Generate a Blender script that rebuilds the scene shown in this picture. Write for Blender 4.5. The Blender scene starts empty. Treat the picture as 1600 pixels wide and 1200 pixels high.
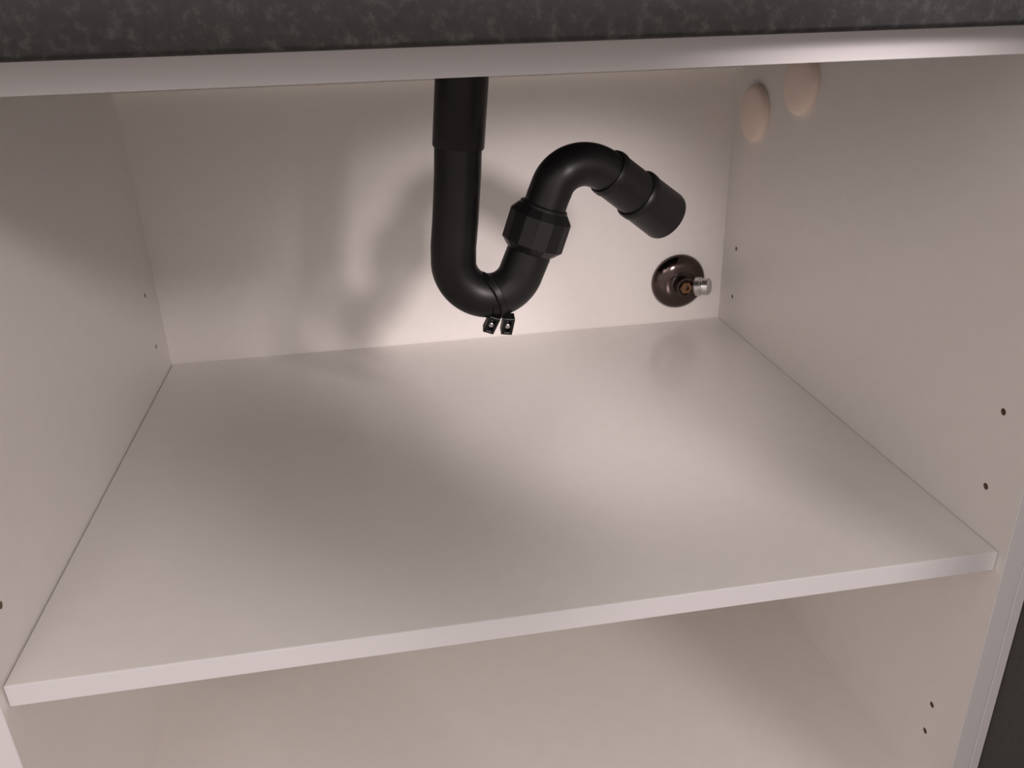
import bpy, bmesh, math
from mathutils import Vector, Matrix, Euler

SC = bpy.context.scene
COL = SC.collection

# ------------------------------------------------------------------ camera, light, exposure
# World: x right, y into the cabinet, z up; z = 0 is the top of the cabinet shelf.
CAM_LOC = Vector((0.2872, -0.4890, 0.4193))
CAM_ROT = Euler((1.1493, 0.0281, -0.1689), 'XYZ')
F_PX = 1303.0
cam_d = bpy.data.cameras.new('camera')
cam = bpy.data.objects.new('camera', cam_d)
COL.objects.link(cam)
cam.location = CAM_LOC
cam.rotation_euler = CAM_ROT
cam_d.sensor_fit = 'HORIZONTAL'
cam_d.sensor_width = 36.0
cam_d.lens = F_PX * 36.0 / 1600.0
cam_d.clip_start = 0.02
SC.camera = cam

world = bpy.data.worlds.new('room_light')
SC.world = world
world.use_nodes = True
bg = world.node_tree.nodes['Background']
bg.inputs['Color'].default_value = (1.0, 0.88, 0.85, 1)
bg.inputs['Strength'].default_value = 0.69


def aim(o, target):
    d = Vector(target) - o.location
    o.rotation_euler = d.to_track_quat('-Z', 'Y').to_euler()


# work lamp to the right of the camera (its added body is built further down)
ld = bpy.data.lights.new('work_lamp_beam', 'SPOT')
ld.energy = 23
ld.color = (1.0, 0.865, 0.86)
ld.shadow_soft_size = 0.045
ld.spot_size = math.radians(35)
ld.spot_blend = 1.0
torch = bpy.data.objects.new('work_lamp_beam', ld)
COL.objects.link(torch)
LAMP_AT = Vector((0.676, -0.50, 0.455))
LAMP_TO = Vector((0.475, 0.60, 0.02))
torch.location = LAMP_AT
aim(torch, LAMP_TO)

# ceiling lamp at the right, behind the camera
ld = bpy.data.lights.new('ceiling_lamp_right', 'AREA')
ld.shape = 'DISK'
ld.size = 0.34
ld.energy = 27
ld.color = (1.0, 0.88, 0.87)
lamp_b = bpy.data.objects.new('ceiling_lamp_right', ld)
COL.objects.link(lamp_b)
lamp_b.location = (0.711 + 0.435 * 2.2, -2.2, 1.48)
aim(lamp_b, (0.45, 0.1, 0.0))

# wide fill light at the left, added to brighten the lower right side
ld = bpy.data.lights.new('fill_light_left', 'AREA')
ld.shape = 'DISK'
ld.size = 0.9
ld.energy = 5
ld.color = (1.0, 0.88, 0.85)
fill_c = bpy.data.objects.new('fill_light_left', ld)
COL.objects.link(fill_c)
fill_c.location = (-0.3, -1.6, 1.1)
aim(fill_c, (0.4, 0.1, -0.2))

SC.view_settings.view_transform = 'Standard'
SC.view_settings.look = 'None'
SC.view_settings.gamma = 1.0
SC.view_settings.use_curve_mapping = False
SC.view_settings.exposure = 0.0
SC.cycles.use_denoising = True
SC.cycles.max_bounces = 16
SC.cycles.diffuse_bounces = 10

# ------------------------------------------------------------------ dimensions
W = 0.768        # clear width between the side panels
D = 0.602        # front edge to back panel
T = 0.018        # board thickness
Z_TOP = 0.404    # top of the carcass
Z_RAIL = 0.386   # underside of the front rail
Z_FLOOR_IN = -0.2976
Z_BOT = Z_FLOOR_IN - T
Z_ROOM = Z_BOT - 0.10
S = 0.0087       # how far the shelf is set back

RM = CAM_ROT.to_matrix()


def at(u, v, y):
    """the place at depth y that was measured at pixel (u, v) of the photograph"""
    d = RM @ Vector(((u - 800) / F_PX, -(v - 600) / F_PX, -1.0))
    return CAM_LOC + d * ((y - CAM_LOC.y) / d.y)


# ------------------------------------------------------------------ materials
def mat(name, color, rough=0.5, metal=0.0, noise=None, bump=None, spec=0.5):
    m = bpy.data.materials.new(name)
    m.use_nodes = True
    nt = m.node_tree
    b = nt.nodes['Principled BSDF']
    b.inputs['Base Color'].default_value = (*color, 1)
    b.inputs['Roughness'].default_value = rough
    b.inputs['Metallic'].default_value = metal
    b.inputs['Specular IOR Level'].default_value = spec
    tc = nt.nodes.new('ShaderNodeTexCoord')
    if noise:
        scale, col2, detail, lo, hi = noise
        n = nt.nodes.new('ShaderNodeTexNoise')
        n.inputs['Scale'].default_value = scale
        n.inputs['Detail'].default_value = detail
        r = nt.nodes.new('ShaderNodeValToRGB')
        r.color_ramp.elements[0].position = lo
        r.color_ramp.elements[1].position = hi
        r.color_ramp.elements[0].color = (*color, 1)
        r.color_ramp.elements[1].color = (*col2, 1)
        nt.links.new(tc.outputs['Object'], n.inputs['Vector'])
        nt.links.new(n.outputs['Fac'], r.inputs['Fac'])
        nt.links.new(r.outputs['Color'], b.inputs['Base Color'])
    if bump:
        scale, strength, dist = bump
        n = nt.nodes.new('ShaderNodeTexNoise')
        n.inputs['Scale'].default_value = scale
        n.inputs['Detail'].default_value = 3
        bp = nt.nodes.new('ShaderNodeBump')
        bp.inputs['Strength'].default_value = strength
        bp.inputs['Distance'].default_value = dist
        nt.links.new(tc.outputs['Object'], n.inputs['Vector'])
        nt.links.new(n.outputs['Fac'], bp.inputs['Height'])
        nt.links.new(bp.outputs['Normal'], b.inputs['Normal'])
    return m


M_WHITE = mat('white_melamine', (0.83, 0.805, 0.775), 0.38,
              noise=(60, (0.85, 0.825, 0.795), 3, 0.3, 0.7), bump=(900, 0.05, 0.0004))
M_SHELF = mat('glossy_white_melamine', (0.83, 0.805, 0.775), 0.22,
              noise=(60, (0.85, 0.825, 0.795), 3, 0.3, 0.7))
M_EDGE = mat('white_edge_banding', (0.80, 0.795, 0.81), 0.32)
M_CHIP = mat('raw_chipboard', (0.16, 0.11, 0.075), 0.9, noise=(700, (0.30, 0.22, 0.15), 4, 0.35, 0.7))
M_DOOR = mat('charcoal_lacquer', (0.045, 0.042, 0.041), 0.5,
             noise=(400, (0.06, 0.056, 0.055), 4, 0.3, 0.7), bump=(700, 0.08, 0.0004))
M_BLACK = mat('black_plastic', (0.0045, 0.0045, 0.0047), 0.40,
              noise=(35, (0.009, 0.0088, 0.0088), 4, 0.35, 0.7), bump=(180, 0.06, 0.0006), spec=0.32)
M_CHROME = mat('chrome_dark_reflection', (0.105, 0.08, 0.075), 0.12, 1.0)  # base colour darkened to stand in for the reflection of a dark room
M_CHROME_DULL = mat('worn_chrome', (0.72, 0.70, 0.70), 0.28, 1.0)
M_DARK_STEEL = mat('dark_steel', (0.10, 0.08, 0.075), 0.25, 1.0)
M_BRASS = mat('brass', (0.26, 0.15, 0.085), 0.4, 1.0)
M_CAP = mat('beige_plastic', (0.96, 0.80, 0.69), 0.35)
M_FLOOR = mat('pale_floor', (0.26, 0.225, 0.195), 0.45, noise=(9, (0.31, 0.27, 0.235), 5, 0.3, 0.7))
M_PLASTER = mat('plaster', (0.66, 0.63, 0.60), 0.85, noise=(14, (0.70, 0.67, 0.64), 4, 0.3, 0.7))


def stone_material():
    m = bpy.data.materials.new('dark_stone')
    m.use_nodes = True
    nt = m.node_tree
    b = nt.nodes['Principled BSDF']
    tc = nt.nodes.new('ShaderNodeTexCoord')
    n1 = nt.nodes.new('ShaderNodeTexNoise')
    n1.inputs['Scale'].default_value = 130
    n1.inputs['Detail'].default_value = 6
    n1.inputs['Roughness'].default_value = 0.65
    r1 = nt.nodes.new('ShaderNodeValToRGB')
    cr = r1.color_ramp
    cr.elements[0].position = 0.34
    cr.elements[0].color = (0.008, 0.008, 0.0085, 1)
    cr.elements[1].position = 0.70
    cr.elements[1].color = (0.046, 0.048, 0.043, 1)
    e = cr.elements.new(0.52)
    e.color = (0.014, 0.0145, 0.0138, 1)
    n2 = nt.nodes.new('ShaderNodeTexNoise')
    n2.inputs['Scale'].default_value = 14
    n2.inputs['Detail'].default_value = 3
    r2 = nt.nodes.new('ShaderNodeValToRGB')
    r2.color_ramp.elements[0].position = 0.35
    r2.color_ramp.elements[0].color = (0.80, 0.84, 0.90, 1)
    r2.color_ramp.elements[1].position = 0.65
    r2.color_ramp.elements[1].color = (1.10, 1.04, 0.96, 1)
    mx = nt.nodes.new('ShaderNodeMixRGB')
    mx.blend_type = 'MULTIPLY'
    mx.inputs['Fac'].default_value = 1.0
    for n in (n1, n2):
        nt.links.new(tc.outputs['Object'], n.inputs['Vector'])
    nt.links.new(n1.outputs['Fac'], r1.inputs['Fac'])
    nt.links.new(n2.outputs['Fac'], r2.inputs['Fac'])
    nt.links.new(r1.outputs['Color'], mx.inputs['Color1'])
    nt.links.new(r2.outputs['Color'], mx.inputs['Color2'])
    nt.links.new(mx.outputs['Color'], b.inputs['Base Color'])
    b.inputs['Roughness'].default_value = 0.5
    bp = nt.nodes.new('ShaderNodeBump')
    bp.inputs['Strength'].default_value = 0.15
    bp.inputs['Distance'].default_value = 0.0006
    nt.links.new(n1.outputs['Fac'], bp.inputs['Height'])
    nt.links.new(bp.outputs['Normal'], b.inputs['Normal'])
    return m


M_STONE = stone_material()


# ------------------------------------------------------------------ mesh helpers
def empty(name, loc, label, cat, group=None):
    o = bpy.data.objects.new(name, None)
    COL.objects.link(o)
    o.location = loc
    o.empty_display_size = 0.05
    o['label'] = label
    o['category'] = cat
    if group:
        o['group'] = group
    return o


def link(name, bm, m, parent=None, smooth=False, angle=0.7):
    """the bmesh (world coordinates) becomes one object; its origin stays at its parent's"""
    bmesh.ops.recalc_face_normals(bm, faces=bm.faces[:])
    me = bpy.data.meshes.new(name)
    if parent is not None:
        bm.transform(Matrix.Translation(-root_loc(parent)))
    bm.to_mesh(me)
    bm.free()
    me.materials.append(m)
    if smooth:
        for p in me.polygons:
            p.use_smooth = True
        me.set_sharp_from_angle(angle=angle)
    o = bpy.data.objects.new(name, me)
    COL.objects.link(o)
    if parent is not None:
        o.parent = parent
    return o


def root_loc(o):
    v = Vector((0, 0, 0))
    while o is not None:
        v = v + o.location
        o = o.parent
    return v


def add_box(bm, lo, hi, bevel=0.0006, seg=1):
    r = bmesh.ops.create_cube(bm, size=1.0)
    c = [(a + b) / 2 for a, b in zip(lo, hi)]
    d = [b - a for a, b in zip(lo, hi)]
    for v in r['verts']:
        v.co = Vector((c[0] + v.co.x * d[0], c[1] + v.co.y * d[1], c[2] + v.co.z * d[2]))
    if bevel:
        es = list({e for v in r['verts'] for e in v.link_edges})
        bmesh.ops.bevel(bm, geom=es, offset=bevel, segments=seg, affect='EDGES', profile=0.5)


def box(name, lo, hi, m, parent=None, bevel=0.0006, seg=1):
    bm = bmesh.new()
    add_box(bm, lo, hi, bevel, seg)
    return link(name, bm, m, parent)


def frame_of(d):
    d = d.normalized()
    a = Vector((0, 0, 1)) if abs(d.z) < 0.9 else Vector((0, 1, 0))
    u = d.cross(a).normalized()
    return u, d.cross(u).normalized()


def add_sweep(bm, pts, radii, n=40, cap0=True, cap1=True):
    """round tube along a path with a radius at each point (parallel transport)"""
    pts = [Vector(p) for p in pts]
    rings = []
    u = None
    for i, p in enumerate(pts):
        a = pts[max(i - 1, 0)]
        b = pts[min(i + 1, len(pts) - 1)]
        t = (b - a)
        if t.length < 1e-9:
            t = last_t
        t = t.normalized()
        if u is None:
            u, _ = frame_of(t)
        else:
            u = (u - t * u.dot(t)).normalized()
        w = t.cross(u)
        last_t = t
        rings.append([bm.verts.new(p + (u * math.cos(2 * math.pi * k / n) + w * math.sin(2 * math.pi * k / n)) * radii[i])
                      for k in range(n)])
    for r0, r1 in zip(rings, rings[1:]):
        for k in range(n):
            bm.faces.new((r0[k], r0[(k + 1) % n], r1[(k + 1) % n], r1[k]))
    if cap0:
        bm.faces.new(list(reversed(rings[0])))
    if cap1:
        bm.faces.new(rings[-1])


def add_lathe(bm, origin, axis, prof, n=40, cap0=True, cap1=True):
    """profile of (distance along axis, radius) turned about an axis"""
    axis = Vector(axis).normalized()
    origin = Vector(origin)
    u, w = frame_of(axis)
    rings = []
    for h, r in prof:
        if r < 1e-7:
            rings.append([bm.verts.new(origin + axis * h)])
        else:
            rings.append([bm.verts.new(origin + axis * h + (u * math.cos(2 * math.pi * k / n) + w * math.sin(2 * math.pi * k / n)) * r)
                          for k in range(n)])
    for r0, r1 in zip(rings, rings[1:]):
        for k in range(n):
            a, b = k, (k + 1) % n
            if len(r0) == 1 and len(r1) == 1:
                continue
            if len(r0) == 1:
                bm.faces.new((r0[0], r1[b], r1[a]))
            elif len(r1) == 1:
                bm.faces.new((r0[a], r0[b], r1[0]))
            else:
                bm.faces.new((r0[a], r0[b], r1[b], r1[a]))
    if cap0 and len(rings[0]) > 1:
        bm.faces.new(list(reversed(rings[0])))
    if cap1 and len(rings[-1]) > 1:
        bm.faces.new(rings[-1])


# ------------------------------------------------------------------ setting
fl = box('floor', (-2.6, -3.4, Z_ROOM - 0.05), (3.4, D + 0.06, Z_ROOM), M_FLOOR, bevel=0)
fl['kind'] = 'structure'
wb = box('wall_back', (-2.6, D + 0.06, Z_ROOM - 0.05), (3.4, D + 0.16, 2.1), M_PLASTER, bevel=0)
wb['kind'] = 'structure'

# ------------------------------------------------------------------ cabinet carcass
CB = empty('sink_cabinet', (W / 2, D / 2, Z_ROOM),
           'open white sink cabinet under the dark stone worktop, its charcoal door swung open', 'cabinet')

HOLES_R = [(0.0385, 0.1145), (0.0385, 0.0453), (0.5600, 0.1135), (0.5600, 0.0450),
           (0.0410, -0.1990), (0.0420, -0.2335)]
HOLES_L = [(0.0410, 0.1145), (0.0415, 0.0453), (0.5495, 0.1135), (0.5495, 0.0462)]
HR = 0.0030


def side_panel(x_in, sgn, holes):
    x_out = x_in + sgn * T
    lo = (min(x_in, x_out), 0.0, Z_BOT)
    hi = (max(x_in, x_out), D + 0.012, Z_TOP)
    bm = bmesh.new()
    add_box(bm, (lo[0], lo[1] + 0.001, lo[2]), hi, 0.0)
    o = link('side_panel', bm, M_WHITE, CB)
    cut = bmesh.new()
    for y, z in holes:
        add_lathe(cut, (x_in - sgn * 0.004, y, z), (sgn, 0, 0), [(0, HR), (0.016, HR)], 14)
    c = link('cutter', cut, M_WHITE, CB)
    md = o.modifiers.new('holes', 'BOOLEAN')
    md.operation = 'DIFFERENCE'
    md.solver = 'EXACT'
    md.object = c
    bpy.context.view_layer.update()
    dg = bpy.context.evaluated_depsgraph_get()
    me = bpy.data.meshes.new_from_object(o.evaluated_get(dg))
    o.modifiers.clear()
    o.data = me
    bpy.data.objects.remove(c)
    for y, z in holes:       # raw board lining each drilled hole
        h = bmesh.new()
        add_lathe(h, (x_in + sgn * 0.0004, y, z), (sgn, 0, 0),
                  [(0, HR * 0.99), (0.0112, HR * 0.99), (0.0112, 0), ], 14, cap0=False)
        link('pin_hole', h, M_CHIP, o)
    e = bmesh.new()
    add_box(e, (lo[0], 0.0, Z_BOT), (hi[0], 0.001, Z_TOP), 0.0004)
    link('edge_band', e, M_EDGE, o)
    return o


side_panel(0.0, -1, HOLES_L)
side_panel(W, 1, HOLES_R)
box('back_panel', (-0.010, D, Z_BOT + 0.004), (W + 0.010, D + 0.004, Z_TOP - 0.002), M_WHITE, CB, 0.0)
bp_ = box('bottom_panel', (0.0, 0.001, Z_BOT), (W, D, Z_FLOOR_IN), M_WHITE, CB, 0.0)
box('edge_band', (0.0, 0.0, Z_BOT), (W, 0.001, Z_FLOOR_IN), M_EDGE, bp_, 0.0003)
fr = box('front_rail', (0.0, 0.001, Z_RAIL), (W, 0.080, Z_TOP), M_WHITE, CB, 0.0006)
box('edge_band', (0.0, 0.0, Z_RAIL), (W, 0.001, Z_TOP), M_EDGE, fr, 0.0004)
box('rear_rail', (0.0, D - 0.018, Z_TOP - 0.060), (W, D, Z_TOP), M_WHITE, CB, 0.0006)
box('filler_strip', (W + T + 0.0006, 0.0, Z_BOT), (W + T + 0.010, 0.30, Z_TOP), M_EDGE, CB, 0.0006)
box('plinth_board', (-T, 0.055, Z_ROOM), (W + T + 0.01, 0.071, Z_BOT), M_DOOR, CB, 0.0006)
for lx in (0.06, W - 0.06):
    for ly in (0.12, D - 0.08):
        bm = bmesh.new()
        add_lathe(bm, (lx, ly, Z_ROOM), (0, 0, 1), [(0, 0.030), (0.008, 0.030), (0.012, 0.018), (0.085, 0.018), (0.09, 0.034), (0.10, 0.034)], 20)
        link('leg', bm, M_BLACK, CB, True)

# charcoal door, hinged on the right panel and swung open past a right angle
bm = bmesh.new()
add_box(bm, (0, -0.398, Z_BOT + 0.004), (0.018, 0, Z_TOP - 0.004), 0.0012, 2)
bm.transform(Matrix.Translation(Vector((W + T + 0.0103, 0.0012, 0))) @ Matrix.Rotation(math.radians(12.5), 4, 'Z'))
door = link('door', bm, M_DOOR, CB)

# ------------------------------------------------------------------ shelf
SH = empty('cabinet_shelf', (W / 2, D / 2, -T), 'wide white shelf board across the middle of the open cabinet, under the black drain trap', 'shelf')
box('shelf_board', (0.0012, S + 0.001, -T), (W - 0.0006, D - 0.0008, 0.0), M_SHELF, SH, 0.0003)
box('edge_band', (0.0012, S, -T), (W - 0.0006, S + 0.001, 0.0), M_EDGE, SH, 0.0003)

# ------------------------------------------------------------------ worktop
WT = empty('worktop', (W / 2, 0.28, Z_TOP), 'dark mottled grey stone worktop lying over the open white cabinet', 'worktop')
bm = bmesh.new()
add_box(bm, (-0.70, -0.058, Z_TOP + 0.0002), (1.55, D + 0.058, Z_TOP + 0.0402), 0.003, 3)
link('slab', bm, M_STONE, WT, True, 0.9)

# ------------------------------------------------------------------ drain trap
PY = 0.25
TR = empty('drain_trap', at(735, 465, PY), 'black plastic drain trap hanging from above, bent pipe with an open end turned right', 'drain pipe')


def arc(c, r, a0, a1, n):
    return [(c[0] + r * math.cos(a0 + (a1 - a0) * i / n), c[1] + r * math.sin(a0 + (a1 - a0) * i / n)) for i in range(n + 1)]


R0 = 0.0207
# inlet pipe and lower bend
px_path = [(715.8, 222), (714.9, 277), (711.5, 345), (708.5, 385)]
low = arc((763.0, 407.0), 54.5, math.pi, 0.10 * math.pi, 40)
i_cut = 23
px_in = px_path + low[1:i_cut + 1]
pts = [at(u, v, PY) for u, v in px_in]
top = pts[0] + (pts[0] - pts[1]).normalized() * 0.0
bm = bmesh.new()
add_sweep(bm, pts, [R0] * len(pts), 44)
link('inlet_pipe', bm, M_BLACK, TR, True)
# wider sleeve above it, up to the worktop
p_top = at(721.5, 122, PY)
p_st = at(716.0, 231, PY)
ax = (p_top - p_st).normalized()
L = (Z_TOP - p_st.z) / ax.z - 0.0005
bm = bmesh.new()
add_lathe(bm, p_st, ax, [(0.0, 0.0207), (0.0, 0.0218), (0.0016, 0.0226), (L - 0.010, 0.0226), (L - 0.010, 0.033), (L - 0.004, 0.033)], 44)
link('inlet_sleeve', bm, M_BLACK, TR, True, 0.5)

# second half of the bend, riser
px_out = low[i_cut:] + [(826, 396), (838, 358), (842, 346)]
pts = [at(u, v, PY) for u, v in px_out]
bm = bmesh.new()
add_sweep(bm, pts, [R0 * 1.0] * len(pts), 44)
link('riser_bend', bm, M_BLACK, TR, True)

# joint ring where the two halves of the bend meet, with two lugs below
pc = at(*low[i_cut], PY)
tdir = (at(low[i_cut][0] + 0.92 * 20, low[i_cut][1] - 0.39 * 20, PY) - pc).normalized()
tdir = (tdir + Vector((0, 0.35, 0))).normalized()
bm = bmesh.new()
add_lathe(bm, pc - tdir * 0.0035, tdir, [(0, R0 - 0.001), (0, R0 + 0.0022), (0.001, R0 + 0.0032), (0.006, R0 + 0.0032), (0.007, R0 + 0.0020), (0.0085, R0 - 0.001)], 44)
link('joint_ring', bm, M_BLACK, TR, True, 0.5)


def lug(u, v, tilt):
    c = at(u, v, PY - 0.008)
    bm = bmesh.new()
    w, h, t, d = 0.0105, 0.019, 0.0028, 0.010
    add_box(bm, (-w / 2, -d / 2, -h / 2), (-w / 2 + t, d / 2, h / 2), 0.0004)
    add_box(bm, (w / 2 - t, -d / 2, -h / 2), (w / 2, d / 2, h / 2), 0.0004)
    add_box(bm, (-w / 2 + t * .8, -d / 2, -h / 2), (w / 2 - t * .8, d / 2, -h / 2 + t), 0.0004)
    add_box(bm, (-w / 2 + t * .8, -d / 2, h / 2 - t), (w / 2 - t * .8, d / 2, h / 2), 0.0004)
    add_box(bm, (-w / 2 + t * .8, 0, -h / 2 + t * .8), (w / 2 - t * .8, d / 2, h / 2 - t * .8), 0.0)
    bm.transform(Matrix.Translation(c) @ Matrix.Rotation(tilt, 4, 'Y') @ Matrix.Rotation(0.35, 4, 'X'))
    o = link('lug', bm, M_BLACK, TR)
    bm = bmesh.new()
    add_lathe(bm, Vector((0, -0.0032, -0.001)), (0, 1, 0), [(0, 0), (0, 0.0022), (0.0004, 0.0026), (0.0036, 0.0026)], 16)
    bm.transform(Matrix.Translation(c) @ Matrix.Rotation(tilt, 4, 'Y') @ Matrix.Rotation(0.35, 4, 'X'))
    link('screw', bm, M_CHROME_DULL, o, True)


lug(768, 504, 0.38)
lug(793, 506, 0.15)

# coupling nut with flats
ca = at(838.5, 358, PY)
cd = (at(850, 322, PY) - at(826, 396, PY)).normalized()
bm = bmesh.new()
RN = 0.0292
add_lathe(bm, ca, cd, [(-0.0205, R0 - 0.001), (-0.0205, 0.0222), (-0.0135, RN), (0.0125, RN), (0.0195, 0.0235), (0.0195, R0 - 0.002)], 14)
link('coupling_nut', bm, M_BLACK, TR)
bm = bmesh.new()
add_lathe(bm, ca + cd * 0.019, cd, [(0.0, R0 - 0.002), (0.0, 0.0222), (0.003, 0.0222), (0.0042, 0.0205), (0.0042, R0 - 0.003)], 40)
link('nut_collar', bm, M_BLACK, TR, True, 0.5)

# outlet elbow, turning right and a little towards the back
elb = [(845.5, 340), (851, 323), (856, 308)] + arc((913.5, 311.0), 54.5, math.pi * 1.10, math.pi * 1.70, 26)
px_arm = elb + [(959, 276), (975, 288)]


def arm_depth(u):
    return PY + max(0.0, (u - 880)) * 0.00017


pts = [at(u, v, arm_depth(u)) for u, v in px_arm]
RE = 0.0194
bm = bmesh.new()
add_sweep(bm, pts, [RE] * len(pts), 44)
link('outlet_elbow', bm, M_BLACK, TR, True)
a0 = at(949, 268, arm_depth(949))
a1 = at(1040, 338, arm_depth(1040) + 0.010)
ad = (a1 - a0).normalized()
LA = (a1 - a0).length
k = LA / 1.0
bm = bmesh.new()
add_lathe(bm, a0, ad, [(-0.001, RE - 0.002), (-0.001, 0.0212), (0.002, 0.0222), (0.006, 0.0222), (0.0075, 0.0213), (LA * 0.52, 0.0218), (LA * 0.52, RE - 0.004)], 44)
link('outlet_sleeve', bm, M_BLACK, TR, True, 0.5)
bm = bmesh.new()
add_lathe(bm, a0, ad, [(LA * 0.46, 0.0205), (LA * 0.46, 0.0232), (LA * 0.49, 0.0246), (LA * 0.55, 0.0246), (LA * 0.58, 0.0238),
                       (LA * 0.97, 0.0246), (LA * 1.0, 0.0240), (LA * 1.0, 0.0212), (LA * 0.72, 0.0205), (LA * 0.72, 0.0)], 44)
link('outlet_socket', bm, M_BLACK, TR, True, 0.5)

# ------------------------------------------------------------------ stop valve on the back panel
vc = at(1059, 439, D)
VL = empty('stop_valve', (vc.x, D, vc.z), 'round chrome stop valve on the back panel beneath the open pipe end', 'valve')
bm = bmesh.new()
VR = 0.0392
add_lathe(bm, (vc.x, D - 0.0003, vc.z), (0, -1, 0), [(0, VR - 0.0005), (0.0016, VR), (0.005, VR * 0.97), (0.009, VR * 0.86), (0.0125, VR * 0.66), (0.0145, 0.0165), (0.0145, 0.0150)], 56)
link('escutcheon', bm, M_CHROME, VL, True, 1.2)
bm = bmesh.new()
add_lathe(bm, (vc.x, D - 0.0145, vc.z), (0, -1, 0), [(-0.004, 0.0165), (0.002, 0.0165), (0.004, 0.0135), (0.018, 0.0135), (0.018, 0.0105), (0.013, 0.0095)], 40)
link('valve_body', bm, M_DARK_STEEL, VL, True, 0.5)
bm = bmesh.new()
add_lathe(bm, (vc.x, D - 0.0145, vc.z), (0, -1, 0), [(0.008, 0.0093), (0.020, 0.0093), (0.0215, 0.008), (0.0215, 0.004), (0.017, 0.004), (0.017, 0)], 6)
link('brass_stem', bm, M_BRASS, VL)
hd = Vector((0.80, -0.58, 0.10)).normalized()
h0 = Vector((vc.x, D - 0.022, vc.z - 0.001))
bm = bmesh.new()
add_lathe(bm, h0, hd, [(0.006, 0.007), (0.020, 0.007)], 24)
link('handle_neck', bm, M_DARK_STEEL, VL, True, 0.5)
bm = bmesh.new()
add_lathe(bm, h0, hd, [(0.0170, 0.004), (0.0170, 0.0115), (0.0185, 0.0130), (0.0250, 0.0130), (0.0265, 0.0110), (0.0280, 0.0110),
                       (0.0295, 0.0125), (0.0360, 0.0115), (0.0380, 0.009), (0.0380, 0)], 28)
link('handle', bm, M_CHROME_DULL, VL, True, 0.5)

# ------------------------------------------------------------------ beige caps on the right panel
CAP_PROF = [(0.0, 0.0338), (0.0, 0.0343), (0.0012, 0.0346), (0.0045, 0.0345), (0.0068, 0.0330), (0.0086, 0.0290), (0.0098, 0.0240), (0.0107, 0.0170), (0.0112, 0.0085), (0.0114, 0.0)]
for name, y, z, lab in (
        ('hole_cap', 0.5320, 0.2935, 'round beige cap on the right cabinet side, the lower one nearer the back corner'),
        ('hole_cap', 0.4220, 0.3365, 'round beige cap on the right cabinet side, its top hidden behind the front rail')):
    o = empty(name, (W, y, z), lab, 'cap', 'beige caps on the right cabinet side')
    bm = bmesh.new()
    add_lathe(bm, (W - 0.0002, y, z), (-1, 0, 0), CAP_PROF, 48)
    link('cap_disc', bm, M_CAP, o, True, 1.0)

# ------------------------------------------------------------------ unseen work lamp body: stand added, head widened to shade the cabinet's left
ldir = (LAMP_TO - LAMP_AT).normalized()
lb = LAMP_AT - ldir * 0.040
WL = empty('work_lamp_blocker', (lb.x, lb.y, Z_ROOM), 'unseen black work lamp on an added tripod stand, head widened to shade the open cabinet', 'lamp')
bm = bmesh.new()
add_lathe(bm, lb, ldir, [(-0.050, 0.0), (-0.050, 0.040), (-0.035, 0.070), (0.020, 0.096), (0.034, 0.100), (0.034, 0.092), (0.012, 0.080), (0.012, 0.0)], 36)
link('lamp_head_blocker', bm, M_BLACK, WL, True, 0.5)
bm = bmesh.new()
add_sweep(bm, [(lb.x, lb.y - 0.02, Z_ROOM + 0.20), (lb.x, lb.y - 0.02, lb.z - 0.060)], [0.010, 0.008], 16)
link('pole', bm, M_BLACK, WL, True)
for k in range(3):
    a = math.radians(-90 + 120 * k)
    bm = bmesh.new()
    add_sweep(bm, [(lb.x, lb.y - 0.02, Z_ROOM + 0.24), (lb.x + 0.17 * math.cos(a), lb.y - 0.02 + 0.17 * math.sin(a), Z_ROOM + 0.006)], [0.008, 0.006], 12)
    link('leg', bm, M_BLACK, WL, True)
